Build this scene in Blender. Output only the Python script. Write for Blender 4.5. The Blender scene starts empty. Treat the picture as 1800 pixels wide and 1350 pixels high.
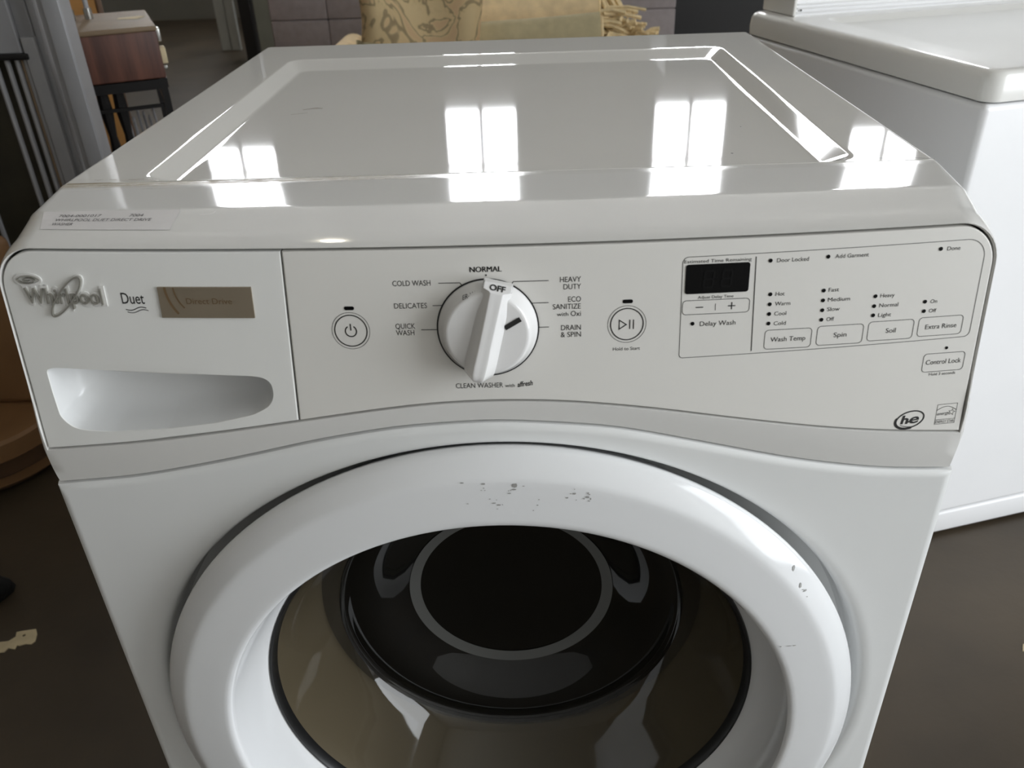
import bpy, bmesh, math, random
from mathutils import Vector, Matrix
random.seed(7)
S = bpy.context.scene
COL = S.collection
PI = math.pi

# ------------------------------------------------------------------ camera
cam_d = bpy.data.cameras.new('camera')
cam = bpy.data.objects.new('camera', cam_d); COL.objects.link(cam)
cam_d.sensor_width = 36; cam_d.lens = 29.426
cam_d.clip_start = .02
R_ = (.99948345, .00745431, -.03126128); U_ = (.0229003, .51727599, .8555122); F_ = (-.02254796, .85578618, -.51683808)
cam.matrix_world = Matrix(((R_[0], U_[0], -F_[0], .02494404), (R_[1], U_[1], -F_[1], -.5081464),
                           (R_[2], U_[2], -F_[2], 1.16523985), (0, 0, 0, 1)))
cam_d.dof.use_dof = True; cam_d.dof.focus_distance = .74; cam_d.dof.aperture_fstop = 12.0
S.camera = cam

# ------------------------------------------------------------------ world, light, exposure
world = bpy.data.worlds.new('overcast_sky'); S.world = world
world.use_nodes = True
bg = world.node_tree.nodes['Background']
bg.inputs[0].default_value = (.80, .88, 1, 1); bg.inputs[1].default_value = 1.2
def area(name, loc, target, sx, sy, power, col):
    l = bpy.data.lights.new(name, 'AREA'); l.shape = 'RECTANGLE'; l.size = sx; l.size_y = sy
    l.energy = power; l.color = col
    o = bpy.data.objects.new(name, l); COL.objects.link(o); o.location = loc
    o.rotation_euler = (Vector(target) - Vector(loc)).to_track_quat('-Z', 'Y').to_euler()
    return o
area('bay_door_right_offscreen', (3.86, -1.45, 1.8), (0, -1.45, 1.8), 2.7, 3.2, 160, (.93, .97, 1))
S.view_settings.view_transform = 'Standard'; S.view_settings.look = 'None'
S.view_settings.exposure = 0.22; S.view_settings.gamma = 1; S.view_settings.use_curve_mapping = False

# ------------------------------------------------------------------ helpers
def lin(c):
    return tuple(((v / 255) / 12.92 if v / 255 <= .04045 else ((v / 255 + .055) / 1.055) ** 2.4) for v in c) + (1,)
MATS = {}
def mat(name, rgb, rough=.4, metal=0., coat=0., var=0., vscale=8., bump=0., bscale=200., emit=0., spec=.5):
    m = bpy.data.materials.new(name); m.use_nodes = True
    nt = m.node_tree; b = nt.nodes['Principled BSDF']
    c = lin(rgb)
    b.inputs['Base Color'].default_value = c
    b.inputs['Roughness'].default_value = rough; b.inputs['Metallic'].default_value = metal
    b.inputs['Coat Weight'].default_value = coat; b.inputs['Coat Roughness'].default_value = .05
    b.inputs['Specular IOR Level'].default_value = spec
    tc = nt.nodes.new('ShaderNodeTexCoord')
    if var or True:
        n = nt.nodes.new('ShaderNodeTexNoise'); n.inputs['Scale'].default_value = vscale; n.inputs['Detail'].default_value = 5
        nt.links.new(tc.outputs['Object'], n.inputs['Vector'])
        r = nt.nodes.new('ShaderNodeValToRGB')
        v = max(var, .01)
        r.color_ramp.elements[0].position = .3; r.color_ramp.elements[1].position = .7
        r.color_ramp.elements[0].color = tuple(x * (1 - v) for x in c[:3]) + (1,)
        r.color_ramp.elements[1].color = tuple(min(1, x * (1 + v)) for x in c[:3]) + (1,)
        nt.links.new(n.outputs['Fac'], r.inputs['Fac']); nt.links.new(r.outputs['Color'], b.inputs['Base Color'])
    if bump:
        n2 = nt.nodes.new('ShaderNodeTexNoise'); n2.inputs['Scale'].default_value = bscale; n2.inputs['Detail'].default_value = 3
        nt.links.new(tc.outputs['Object'], n2.inputs['Vector'])
        bp = nt.nodes.new('ShaderNodeBump'); bp.inputs['Strength'].default_value = bump; bp.inputs['Distance'].default_value = .002
        nt.links.new(n2.outputs['Fac'], bp.inputs['Height']); nt.links.new(bp.outputs['Normal'], b.inputs['Normal'])
    if emit:
        b.inputs['Emission Color'].default_value = c; b.inputs['Emission Strength'].default_value = emit
    MATS[name] = m
    return m

def tag(o, label=None, cat=None, group=None, kind=None):
    if label: o['label'] = label
    if cat: o['category'] = cat
    if group: o['group'] = group
    if kind: o['kind'] = kind
    return o
def origin(o):
    p = Vector((0, 0, 0))
    while o is not None:
        p = p + o.location; o = o.parent
    return p
def root(name, loc, label, cat, group=None, rz=0):
    o = bpy.data.objects.new(name, None); COL.objects.link(o)
    o.location = loc; o.rotation_euler = (0, 0, rz); o.empty_display_size = .05
    return tag(o, label, cat, group)
def part(name, V, Fs, m, parent=None, smooth=35, local=False):
    """one mesh object; V in world coordinates (or in the thing's own frame when local)"""
    V = [Vector(v) for v in V]
    c = sum(V, Vector()) / len(V)
    if parent is None: c.z = min(v.z for v in V)
    me = bpy.data.meshes.new(name)
    me.from_pydata([v - c for v in V], [], Fs)
    bm = bmesh.new(); bm.from_mesh(me)
    bmesh.ops.remove_doubles(bm, verts=bm.verts, dist=1e-6)
    bm.to_mesh(me); bm.free()
    me.materials.append(MATS[m] if isinstance(m, str) else m)
    if smooth:
        me.shade_smooth()
        if smooth < 180: me.set_sharp_from_angle(angle=math.radians(smooth))
    o = bpy.data.objects.new(name, me); COL.objects.link(o)
    if name in ('top_panel', 'console', 'front_panel', 'control_panel', 'detergent_drawer', 'top_cover', 'cabinet', 'control_knob', 'grip', 'door'):
        wn = o.modifiers.new('weighted_normals', 'WEIGHTED_NORMAL'); wn.keep_sharp = True
    if parent is not None:
        o.parent = parent
        o.location = c if local == 'root' else c - (Vector((0, 0, 0)) if local and parent.parent is None else
                     (parent.location if local else origin(parent)))
    else:
        o.location = c
    return o
def struct(name, V, Fs, m, smooth=0):
    return tag(part(name, V, Fs, m, None, smooth), kind='structure')
def merge(*vf):
    V, Fs = [], []
    for v, f in vf:
        k = len(V); V += list(v); Fs += [tuple(i + k for i in q) for q in f]
    return V, Fs
def box(x0, x1, y0, y1, z0, z1):
    V = [(x, y, z) for z in (z0, z1) for y in (y0, y1) for x in (x0, x1)]
    return V, [(0, 2, 3, 1), (4, 5, 7, 6), (0, 1, 5, 4), (2, 6, 7, 3), (0, 4, 6, 2), (1, 3, 7, 5)]
def rbox(x0, x1, y0, y1, z0, z1, r=.01, seg=3):
    bm = bmesh.new(); v, f = box(x0, x1, y0, y1, z0, z1)
    vs = [bm.verts.new(p) for p in v]
    for q in f: bm.faces.new([vs[i] for i in q])
    bmesh.ops.bevel(bm, geom=bm.edges[:], offset=r, segments=seg, profile=.5, affect='EDGES')
    bm.verts.index_update()
    out = [tuple(p.co) for p in bm.verts], [tuple(p.index for p in q.verts) for q in bm.faces]
    bm.free(); return out
def loft(loops, cap0=False, cap1=False, closed=True):
    n = len(loops[0]); V = [p for l in loops for p in l]; Fs = []
    m = n if closed else n - 1
    for k in range(len(loops) - 1):
        for i in range(m):
            j = (i + 1) % n
            Fs.append((k * n + i, k * n + j, (k + 1) * n + j, (k + 1) * n + i))
    if cap0: Fs.append(tuple(range(n))[::-1])
    if cap1: Fs.append(tuple((len(loops) - 1) * n + i for i in range(n)))
    return V, Fs
def tube(pts, r, n=8, closed=False, caps=True):
    pts = [Vector(p) for p in pts]; loops = []
    up = Vector((0, 0, 1)); N = len(pts)
    prev = None
    for i, p in enumerate(pts):
        a = pts[(i - 1) % N] if closed or i > 0 else p
        b = pts[(i + 1) % N] if closed or i < N - 1 else p
        t = (b - a).normalized()
        if prev is None:
            s = t.cross(up) if abs(t.z) < .95 else t.cross(Vector((1, 0, 0)))
        else:
            s = prev - t * prev.dot(t)
        s.normalize(); prev = s; u = s.cross(t)
        loops.append([tuple(p + (s * math.cos(2 * PI * k / n) + u * math.sin(2 * PI * k / n)) * r) for k in range(n)])
    if closed: loops.append(loops[0])
    return loft(loops, caps and not closed, caps and not closed)
def bar(a, b, w, d=None):
    """square bar from a to b"""
    a, b = Vector(a), Vector(b); t = (b - a).normalized(); d = d or w
    s = t.cross(Vector((0, 0, 1))) if abs(t.z) < .9 else Vector((1, 0, 0))
    s.normalize(); u = s.cross(t)
    q = lambda p: [tuple(p + s * (i * w / 2) + u * (j * d / 2)) for i, j in ((-1, -1), (1, -1), (1, 1), (-1, 1))]
    return loft([q(a), q(b)], True, True)
def lerp(a, b, t): return a + (b - a) * t
def smooth01(t):
    t = max(0, min(1, t)); return t * t * (3 - 2 * t)
def table(tab, x):
    if x <= tab[0][0]: return tab[0][1]
    for (a, b), (c, d) in zip(tab, tab[1:]):
        if x <= c: return lerp(b, d, (x - a) / (c - a))
    return tab[-1][1]
def rrect(x0, x1, y0, y1, r, nc=6, ns=10):
    """rounded rectangle, anticlockwise from the lower left, equal count for equal nc / ns"""
    P = []
    def side(a, b):
        for i in range(ns): P.append((lerp(a[0], b[0], i / ns), lerp(a[1], b[1], i / ns)))
    def arc(cx, cy, a0):
        for i in range(nc):
            a = a0 + PI / 2 * i / nc; P.append((cx + r * math.cos(a), cy + r * math.sin(a)))
    side((x0 + r, y0), (x1 - r, y0)); arc(x1 - r, y0 + r, -PI / 2)
    side((x1, y0 + r), (x1, y1 - r)); arc(x1 - r, y1 - r, 0)
    side((x1 - r, y1), (x0 + r, y1)); arc(x0 + r, y1 - r, PI / 2)
    side((x0, y1 - r), (x0, y0 + r)); arc(x0 + r, y0 + r, PI)
    return P

# ------------------------------------------------------------------ materials
mat('white_enamel', (218, 216, 211), .04)
mat('white_front', (224, 225, 224), .28)
mat('white_plastic', (218, 217, 214), .06)
mat('drawer_plastic', (228, 228, 225), .36)
mat('pocket_plastic', (224, 225, 225), .2)
mat('panel_cream', (220, 218, 213), .42)
mat('door_plastic', (226, 227, 228), .12)
mat('knob_plastic', (224, 223, 222), .22, coat=.4)
mat('knob_skirt', (190, 188, 184), .25, coat=.3)
mat('black_ink', (26, 26, 25), .5)
mat('grey_ink', (70, 70, 68), .5)
mat('gap_black', (12, 12, 12), .6)
mat('display_black', (7, 7, 7), .4, spec=.12)
mat('display_digit', (17, 17, 17), .5, spec=.1)
mat('chrome', (190, 190, 186), .22, metal=.85)
mat('logo_silver', (158, 156, 148), .3, metal=.5)
mat('badge_metal', (150, 138, 120), .38, metal=.6, var=.05, vscale=30)
mat('badge_ink', (108, 86, 58), .4)
mat('sticker_paper', (216, 213, 212), .3)
mat('sticker_ink', (92, 88, 88), .6)
mat('scuff', (150, 149, 146), .6)
mat('rim_metal', (120, 120, 118), .3, metal=.9)
mat('scratch', (120, 108, 90), .6)
mat('gasket_grey', (134, 128, 114), .45)
mat('drum_steel', (150, 150, 146), .3, metal=1)
mat('rubber_black', (18, 18, 18), .35)
mat('glass_frost', (96, 97, 95), .4)
mat('concrete_dark', (68, 58, 45), .45, var=.4, vscale=2.2, bump=.15, bscale=60)
mat('wall_grey', (126, 124, 118), .8, var=.06, vscale=2)
mat('wall_tan', (148, 132, 104), .8, var=.06, vscale=2)
mat('wall_pale', (194, 192, 187), .8, var=.04, vscale=2)
mat('ceiling_grey', (214, 211, 204), .8, var=.05, vscale=2)
mat('window_frame_dark', (60, 60, 60), .5)
mat('window_glow', (250, 252, 255), .5, emit=24)
mat('lamp_glow', (255, 246, 228), .5, emit=30)
mat('lamp_metal', (130, 130, 126), .4, metal=.6)
mat('second_white', (240, 240, 241), .3)
mat('second_top', (234, 233, 229), .18)
mat('sofa_fabric', (144, 136, 136), .9, var=.08, vscale=40, bump=.3, bscale=500)
mat('rug_tan', (236, 212, 170), .95, var=.12, vscale=25, bump=.5, bscale=400)
mat('rug_olive', (196, 184, 148), .95, var=.1, vscale=30, bump=.5, bscale=400)
mat('fringe_cream', (234, 212, 168), .95, var=.15, vscale=60)
mat('fringe_black', (40, 36, 30), .95)
mat('black_cabinet', (16, 13, 13), .5)
mat('board_white', (190, 192, 188), .5, var=.03)
mat('cabinet_green', (138, 138, 126), .5, var=.05)
mat('steel_light', (158, 158, 160), .4, metal=.3, var=.05, vscale=12)
mat('wood_brown', (92, 58, 46), .5, var=.25, vscale=14)
mat('wood_top', (118, 99, 76), .6, var=.12, vscale=10)
mat('plywood_tan', (176, 128, 72), .6, var=.18, vscale=5)
mat('bench_tan', (128, 94, 60), .55, var=.16, vscale=5)
mat('bench_edge', (80, 56, 34), .7, var=.2, vscale=14)
mat('black_metal', (22, 20, 20), .4, metal=.3)
mat('paper_cream', (200, 184, 150), .8, var=.1, vscale=40)
mat('rack_olive', (52, 48, 36), .7, var=.4, vscale=9)
mat('dark_cloth', (14, 12, 12), .9)

def node_rug_pattern():
    m = MATS['rug_tan'].copy(); m.name = 'rug_pattern'; nt = m.node_tree; b = nt.nodes['Principled BSDF']
    tc = nt.nodes.new('ShaderNodeTexCoord')
    n = nt.nodes.new('ShaderNodeTexNoise'); n.inputs['Scale'].default_value = 7; n.inputs['Detail'].default_value = 2; n.inputs['Distortion'].default_value = 2.2
    nt.links.new(tc.outputs['Object'], n.inputs['Vector'])
    r = nt.nodes.new('ShaderNodeValToRGB'); e = r.color_ramp.elements
    e[0].position = .40; e[0].color = lin((226, 202, 156)); e[1].position = .62; e[1].color = lin((222, 190, 148))
    for p, c in ((.455, (220, 196, 150)), (.475, (166, 146, 112)), (.51, (174, 154, 120)), (.53, (224, 198, 152))):
        x = e.new(p); x.color = lin(c)
    nt.links.new(n.outputs['Fac'], r.inputs['Fac']); nt.links.new(r.outputs['Color'], b.inputs['Base Color'])
    MATS['rug_pattern'] = m
node_rug_pattern()
def node_wood(name, c0, c1):
    m = MATS[name]; nt = m.node_tree; b = nt.nodes['Principled BSDF']
    tc = nt.nodes.new('ShaderNodeTexCoord'); mp = nt.nodes.new('ShaderNodeMapping'); mp.inputs['Scale'].default_value = (60, 60, 5)
    n = nt.nodes.new('ShaderNodeTexNoise'); n.inputs['Scale'].default_value = 1; n.inputs['Detail'].default_value = 4
    nt.links.new(tc.outputs['Object'], mp.inputs[0]); nt.links.new(mp.outputs[0], n.inputs['Vector'])
    r = nt.nodes.new('ShaderNodeValToRGB'); r.color_ramp.elements[0].position = .35; r.color_ramp.elements[1].position = .7
    r.color_ramp.elements[0].color = lin(c0); r.color_ramp.elements[1].color = lin(c1)
    nt.links.new(n.outputs['Fac'], r.inputs['Fac']); nt.links.new(r.outputs['Color'], b.inputs['Base Color'])
node_wood('wood_brown', (70, 42, 34), (104, 66, 52))
def node_top_dirt():
    """enamel with the dust caught along the joint of the top sheet and console"""
    for src, new in (('white_enamel', 'top_enamel'), ('white_plastic', 'console_plastic')):
        m = MATS[src].copy(); m.name = new; MATS[new] = m; nt = m.node_tree; b = nt.nodes['Principled BSDF']
        g = nt.nodes.new('ShaderNodeNewGeometry'); s = nt.nodes.new('ShaderNodeSeparateXYZ'); nt.links.new(g.outputs['Position'], s.inputs[0])
        def M(op, a, c=None, clamp=False):
            n = nt.nodes.new('ShaderNodeMath'); n.operation = op; n.use_clamp = clamp
            for i, v in enumerate((a, c)):
                if v is None: continue
                if isinstance(v, (int, float)): n.inputs[i].default_value = v
                else: nt.links.new(v, n.inputs[i])
            return n.outputs[0]
        def MR(v, a0, a1, b0, b1):
            n = nt.nodes.new('ShaderNodeMapRange'); n.interpolation_type = 'SMOOTHSTEP'
            nt.links.new(v, n.inputs[0])
            for i, q in enumerate((a0, a1, b0, b1)): n.inputs[i + 1].default_value = q
            return n.outputs[0]
        def noise(sc, det=4):
            mp = nt.nodes.new('ShaderNodeMapping'); mp.inputs['Scale'].default_value = sc; nt.links.new(g.outputs['Position'], mp.inputs[0])
            n = nt.nodes.new('ShaderNodeTexNoise'); n.inputs['Scale'].default_value = 1; n.inputs['Detail'].default_value = det
            nt.links.new(mp.outputs[0], n.inputs['Vector']); return n.outputs['Fac']
        X, Y, Z = s.outputs
        dy = M('ABSOLUTE', M('SUBTRACT', Y, .1300)); dz_ = M('ABSOLUTE', M('SUBTRACT', Y, .1310))
        left = MR(X, .06, -.16, .10, 1)
        dust = M('MULTIPLY', M('MULTIPLY', MR(dy, .0030, .0080, 1, 0), left), MR(noise((90, 500, 1)), .30, .60, .4, 1))
        streak = M('MULTIPLY', M('MULTIPLY', MR(dz_, .008, .018, 1, 0), MR(X, -.16, -.28, 0, 1)), MR(noise((26, 700, 1)), .55, .585, 0, 1))
        up = MR(Z, .955, .962, 0, 1)
        f = M('MULTIPLY', M('MAXIMUM', M('MULTIPLY', dust, .9), M('MULTIPLY', streak, .9)), up, True)
        mx = nt.nodes.new('ShaderNodeMix'); mx.data_type = 'RGBA'
        old = b.inputs['Base Color'].links[0].from_socket
        nt.links.new(f, mx.inputs[0]); nt.links.new(old, mx.inputs[6]); mx.inputs[7].default_value = lin((150, 138, 114))
        nt.links.new(mx.outputs[2], b.inputs['Base Color'])
        nt.links.new(M('ADD', M('MULTIPLY', f, .5), b.inputs['Roughness'].default_value), b.inputs['Roughness'])
node_top_dirt()
def node_glass(name, tint, bump, ior, haze, hcol):
    m = bpy.data.materials.new(name); m.use_nodes = True; MATS[name] = m
    nt = m.node_tree; nt.nodes.clear()
    out = nt.nodes.new('ShaderNodeOutputMaterial'); mix = nt.nodes.new('ShaderNodeMixShader'); hz = nt.nodes.new('ShaderNodeMixShader')
    tr = nt.nodes.new('ShaderNodeBsdfTransparent'); tr.inputs[0].default_value = tint
    df = nt.nodes.new('ShaderNodeBsdfDiffuse'); df.inputs[0].default_value = lin(hcol); hz.inputs[0].default_value = haze
    gl = nt.nodes.new('ShaderNodeBsdfGlossy'); gl.inputs['Roughness'].default_value = .04; gl.inputs['Color'].default_value = (.9, .9, .9, 1)
    fr = nt.nodes.new('ShaderNodeFresnel'); fr.inputs['IOR'].default_value = ior
    n = nt.nodes.new('ShaderNodeTexNoise'); n.inputs['Scale'].default_value = 9; n.inputs['Detail'].default_value = 0; bp = nt.nodes.new('ShaderNodeBump')
    tc = nt.nodes.new('ShaderNodeTexCoord'); nt.links.new(tc.outputs['Object'], n.inputs['Vector'])
    bp.inputs['Strength'].default_value = bump; bp.inputs['Distance'].default_value = .01
    nt.links.new(n.outputs['Fac'], bp.inputs['Height']); nt.links.new(bp.outputs[0], gl.inputs['Normal'])
    nt.links.new(tr.outputs[0], hz.inputs[1]); nt.links.new(df.outputs[0], hz.inputs[2])
    nt.links.new(fr.outputs[0], mix.inputs[0]); nt.links.new(hz.outputs[0], mix.inputs[1]); nt.links.new(gl.outputs[0], mix.inputs[2])
    nt.links.new(mix.outputs[0], out.inputs[0])
node_glass('smoked_glass', (.16, .155, .14, 1), .05, 1.55, .02, (120, 118, 110))
node_glass('clear_smoked', (.66, .62, .54, 1), .18, 1.5, .13, (132, 122, 104))

# ------------------------------------------------------------------ the room
struct('floor', *box(-7, 7, -3.2, 9.2, -.1, 0), 'concrete_dark')
struct('ceiling', *box(-7, 7, -3.2, 9.2, 5.2, 5.3), 'ceiling_grey')
struct('wall_back', *box(-7, 7, 9, 9.2, 0, 5.2), 'wall_grey')
struct('wall_left', *box(-7.2, -7, -3.2, 9.2, 0, 5.2), 'wall_tan')
struct('wall_right', *merge(box(7, 7.2, 3, 9.2, 0, 5.2), box(3.9, 7, 3, 3.2, 0, 5.2), box(3.9, 4.1, -.05, 3, 0, 5.2), box(3.9, 4.1, -3.0, -2.85, 0, 5.2), box(3.9, 4.1, -2.85, -.05, 3.45, 5.2)), 'wall_pale')
# the right-hand wall has a roll-up bay door standing open; the daylight from it falls across the machines
struct('wall_front', *box(-7, 7, -3.2, -3.0, 0, 5.2), 'wall_pale')
for i, (xc, z0) in enumerate(((-3.20, 3.3), (-.46, 2.95), (1.85, 2.95), (4.04, 3.3))):
    hw, z1 = .38, 4.75
    fr = merge(box(xc - hw - .05, xc - hw, 8.93, 9, z0 - .05, z1 + .05), box(xc + hw, xc + hw + .05, 8.93, 9, z0 - .05, z1 + .05),
               box(xc - hw, xc + hw, 8.93, 9, z0 - .05, z0), box(xc - hw, xc + hw, 8.93, 9, z1, z1 + .05))
    w = struct('window_%d' % (i + 1), *fr, 'window_frame_dark')
    part('mullion', *merge(box(xc - .025, xc + .025, 8.935, 8.995, z0, z1), *[box(xc - hw, xc + hw, 8.94, 8.99, z - .03, z + .03) for z in (3.55, 4.15)]), 'window_frame_dark', w, 0)
    for xa, xb in ((xc - hw, xc - .02), (xc + .02, xc + hw)):
        for za, zb in ((z0, 3.53), (3.57, 4.13), (4.17, z1)):
            part('pane', *box(xa, xb, 8.965, 8.985, za, zb), 'window_glow', w, 0)

# ------------------------------------------------------------------ washer: shared surfaces
W2, HT, DEP = .343, .970, .763
ZC = .52
def bowf(x): return -.0145 * (1 - min(1, (x / .343) ** 2))      # bowed front of the cabinet
def Fy(x, z): return .002 + .019 * (x / .343) ** 2 + .14 * (z - .962)      # bowed, tilted face of the control console
PB = [(-.345, .8105), (-.300, .8155), (-.256, .8205), (-.195, .8300), (-.141, .8388), (-.089, .8468), (-.045, .8520), (0, .8535),
      (.051, .8512), (.111, .8432), (.172, .8320), (.235, .8210), (.282, .8148), (.345, .8092)]
SE = [(-.345, .7775), (-.3406, .7780), (-.2745, .7862), (-.2005, .8028), (-.1295, .8212), (-.0704, .8322), (.0, .8366), (.0837, .8285), (.1501, .8108), (.2191, .7916), (.2854, .7785), (.345, .7740)]
def smooth_tab(tab):
    # resample to a smooth curve: moving average over a fine table
    xs = [-.345 + .69 * i / 138 for i in range(139)]
    ys = [table(tab, x) for x in xs]
    for _ in range(26):
        ys = [ys[0]] + [(a + 2 * b + c) / 4 for a, b, c in zip(ys, ys[1:], ys[2:])] + [ys[-1]]
    return list(zip(xs, ys))
PB, SE = smooth_tab(PB), smooth_tab(SE)
def zpan(x): return table(PB, x)
def zsea(x): return table(SE, x)

washer = root('front_load_washer', (0, .38, 0), 'white front-load washing machine with round glass door and a curved control panel', 'washing machine')

# cabinet: side walls and back as one folded sheet
prof = [(-W2 + .012, .004), (-W2 + .003, .007), (-W2, .014), (-W2, DEP - .004), (W2, DEP - .004), (W2, .014), (W2 - .003, .007), (W2 - .012, .004)]
prof2 = [(-W2, .128), (-W2, DEP - .004), (W2, DEP - .004), (W2, .128)]
part('cabinet', *merge(loft([[(x, y, z) for x, y in prof] for z in (.03, .774)], closed=False), loft([[(x, y, z) for x, y in prof2] for z in (.770, .960)], closed=False)), 'white_front', washer)
part('toe_panel', *rbox(-W2 + .01, W2 - .01, .012, .03, .012, .09, .004), 'white_front', washer)
for sx in (-1, 1):
    for y in (.06, .70):
        part('foot', *loft([[(sx * .29 + r * math.cos(a * PI / 6), y + r * math.sin(a * PI / 6), z) for a in range(12)] for r, z in ((.022, 0), (.022, .012), (.012, .014), (.012, .05))], True, True), 'rubber_black', washer)

# front panel with the dished door opening
def outline_hit(ang, inset):
    dx, dz = math.cos(ang), math.sin(ang)
    t = 9
    if dx: t = min(t, ((W2 - inset) * (1 if dx > 0 else -1)) / dx)
    if dz < 0: t = min(t, (.075 + inset - ZC) / dz)
    if dz > 0:
        lo, hi = 0, t
        for _ in range(40):
            m = (lo + hi) / 2
            if ZC + m * dz > zsea(m * dx) - inset: hi = m
            else: lo = m
        t = min(t, hi)
    return (t * dx, ZC + t * dz)
angs = [2 * PI * i / 240 for i in range(240)]
for cx, cz in ((W2 - .003, zsea(W2) - .003), (-W2 + .003, zsea(-W2) - .003), (W2 - .003, .078), (-W2 + .003, .078)):
    a = math.atan2(cz - ZC, cx) % (2 * PI)
    k = min(range(240), key=lambda i: abs(angs[i] - a)); angs[k] = a
L = []
for ins, y in ((.0004, .02), (.0004, .006), (.0014, .0022), (.0035, .0006), (.0062, 0), (.0078, 0)):
    L.append([(lambda p: (p[0], y + bowf(p[0]), p[1]))(outline_hit(a, ins)) for a in angs])
def rim(a): return .2978 + .0135 * min(1.15, (1 - math.sin(a)))      # opening sits a little low behind the door
def fil(a): return lerp(.0022, .011, smooth01((1 - math.sin(a)) * 1.5))      # its rolled edge widens towards the sides
for k in (.35, .7):
    L.append([None] * 240)
for t, d in ((1.3, 0), (1.0, 0), (.6, .06), (.3, .22), (.1, .5), (0, 1.0)):
    L.append([((rim(a) + t * fil(a)) * math.cos(a), bowf((rim(a) + t * fil(a)) * math.cos(a)) + d * fil(a) * 1.0, ZC + (rim(a) + t * fil(a)) * math.sin(a)) for a in angs])
for i in range(240):
    p0, p1 = L[5][i], L[8][i]
    for q, k in ((6, .35), (7, .7)):
        x = lerp(p0[0], p1[0], k); L[q][i] = (x, bowf(x), lerp(p0[2], p1[2], k))
for r, y in ((-.0006, .022), (-.004, .028), (-.012, .030)):
    L.append([((rim(a) + r) * math.cos(a), y, ZC + (rim(a) + r) * math.sin(a)) for a in angs])
L.append([(.228 * math.cos(a), .030, ZC + .228 * math.sin(a)) for a in angs])
part('front_panel', *loft(L), 'white_front', washer)

# top sheet with its sunk field
def rr3(x0, x1, y0, y1, r, z): return [(a, b, z) for a, b in rrect(x0, x1, y0, y1, r, 8, 12)]
YJ = .1352
T = [rr3(-W2 + .002, W2 - .002, YJ, DEP - .002, .003, .948), rr3(-W2, W2, YJ, DEP, .004, .952), rr3(-W2, W2, YJ, DEP, .004, .964),
     rr3(-W2 + .0012, W2 - .0012, YJ + .0004, DEP - .0012, .004, .9682), rr3(-W2 + .0045, W2 - .0045, YJ + .001, DEP - .004, .004, HT),
     rr3(-W2 + .0065, W2 - .0065, YJ + .0013, DEP - .006, .004, HT), rr3(-.2840, .2850, .1372, .656, .020, HT), rr3(-.2815, .2825, .1375, .653, .020, HT), rr3(-.2795, .2805, .1385, .650, .020, .9697), rr3(-.277, .278, .1395, .646, .020, .9688),
     rr3(-.2605, .2615, .1435, .612, .014, .9642), rr3(-.2585, .2595, .1440, .609, .014, .9637), rr3(-.2560, .2570, .1450, .606, .013, .9635), rr3(-.2530, .2540, .1470, .602, .012, .9635),
     rr3(-.15, .15, .26, .48, .01, .9635)]
part('top_panel', *loft(T, False, True), 'top_enamel', washer, 40)

# console frame: closed loops from the panel opening out to the silhouette and back to the joint
def console_loop(w, zt, r, dy, s, yfix=None, bowk=1.0):
    P = []
    nb, nsd, nc, ntp = 64, 12, 10, 48
    zb = lambda x: lerp(zpan(x) - .0008, zsea(x) + .0012, s)
    for i in range(nb + 1): P.append((lerp(-w, w, i / nb), None))
    for i in range(1, nsd + 1): P.append((w, lerp(zb(w), zt - r, i / nsd)))
    for i in range(1, nc + 1):
        a = PI / 2 * i / nc; P.append((w - r + r * math.cos(a), zt - r + r * math.sin(a)))
    for i in range(1, ntp): P.append((lerp(w - r, -w + r, i / ntp), zt))
    for i in range(nc + 1):
        a = PI / 2 + PI / 2 * i / nc; P.append((-w + r + r * math.cos(a), zt - r + r * math.sin(a)))
    for i in range(1, nsd): P.append((-w, lerp(zt - r, zb(-w), i / nsd)))
    out = []
    for x, z in P:
        bottom = z is None
        if bottom: z = zb(x)
        x_ = x - math.copysign(.004 * smooth01((.815 - z) / .04) * (abs(x) / .343) ** 8, x)
        if yfix is not None:
            y = yfix + .019 * (x / .343) ** 2 * bowk
        else:
            yb = lerp(Fy(x, zpan(x)), bowf(x) + .0024, s ** 1.6)
            k = 0 if bottom else smooth01((z - zb(x)) / .05)
            y = lerp(yb, Fy(x, z) + dy, k) if s > 0 else Fy(x, z) + dy
        out.append((x_, y, z))
    return out
CL = [console_loop(.3372, .9622, .0280, .010, 0), console_loop(.3372, .9622, .0280, .0012, 0), console_loop(.3376, .9626, .0283, .0002, .015),
      console_loop(.3384, .9630, .0286, -.0002, .06), console_loop(.3396, .9636, .0290, .0014, .16), console_loop(.3408, .9642, .0290, .0050, .34),
      console_loop(.3420, .9648, .0290, .0100, .56), console_loop(.3428, .9654, .0290, .0150, .78), console_loop(.3430, .9658, .0288, .0190, .93),
      console_loop(.3430, .9663, .0280, .0250, 1.0), console_loop(.3430, .9694, .0220, 0, 1.0, .0590, .45), console_loop(.3430, .9698, .0205, 0, 1.0, .0630, .42), console_loop(.3430, .9700, .0200, 0, 1.0, .0660, .4),
      console_loop(.3430, .9701, .0180, 0, 1.0, .0690, .38), console_loop(.3430, .9701, .0060, 0, 1.0, .1335, 0), console_loop(.3424, .9694, .0060, 0, 1.0, .1345, 0), console_loop(.3400, .9600, .0060, 0, 1.0, .1352, 0)]
console = part('console', *loft(CL), 'console_plastic', washer, 50)

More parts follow.
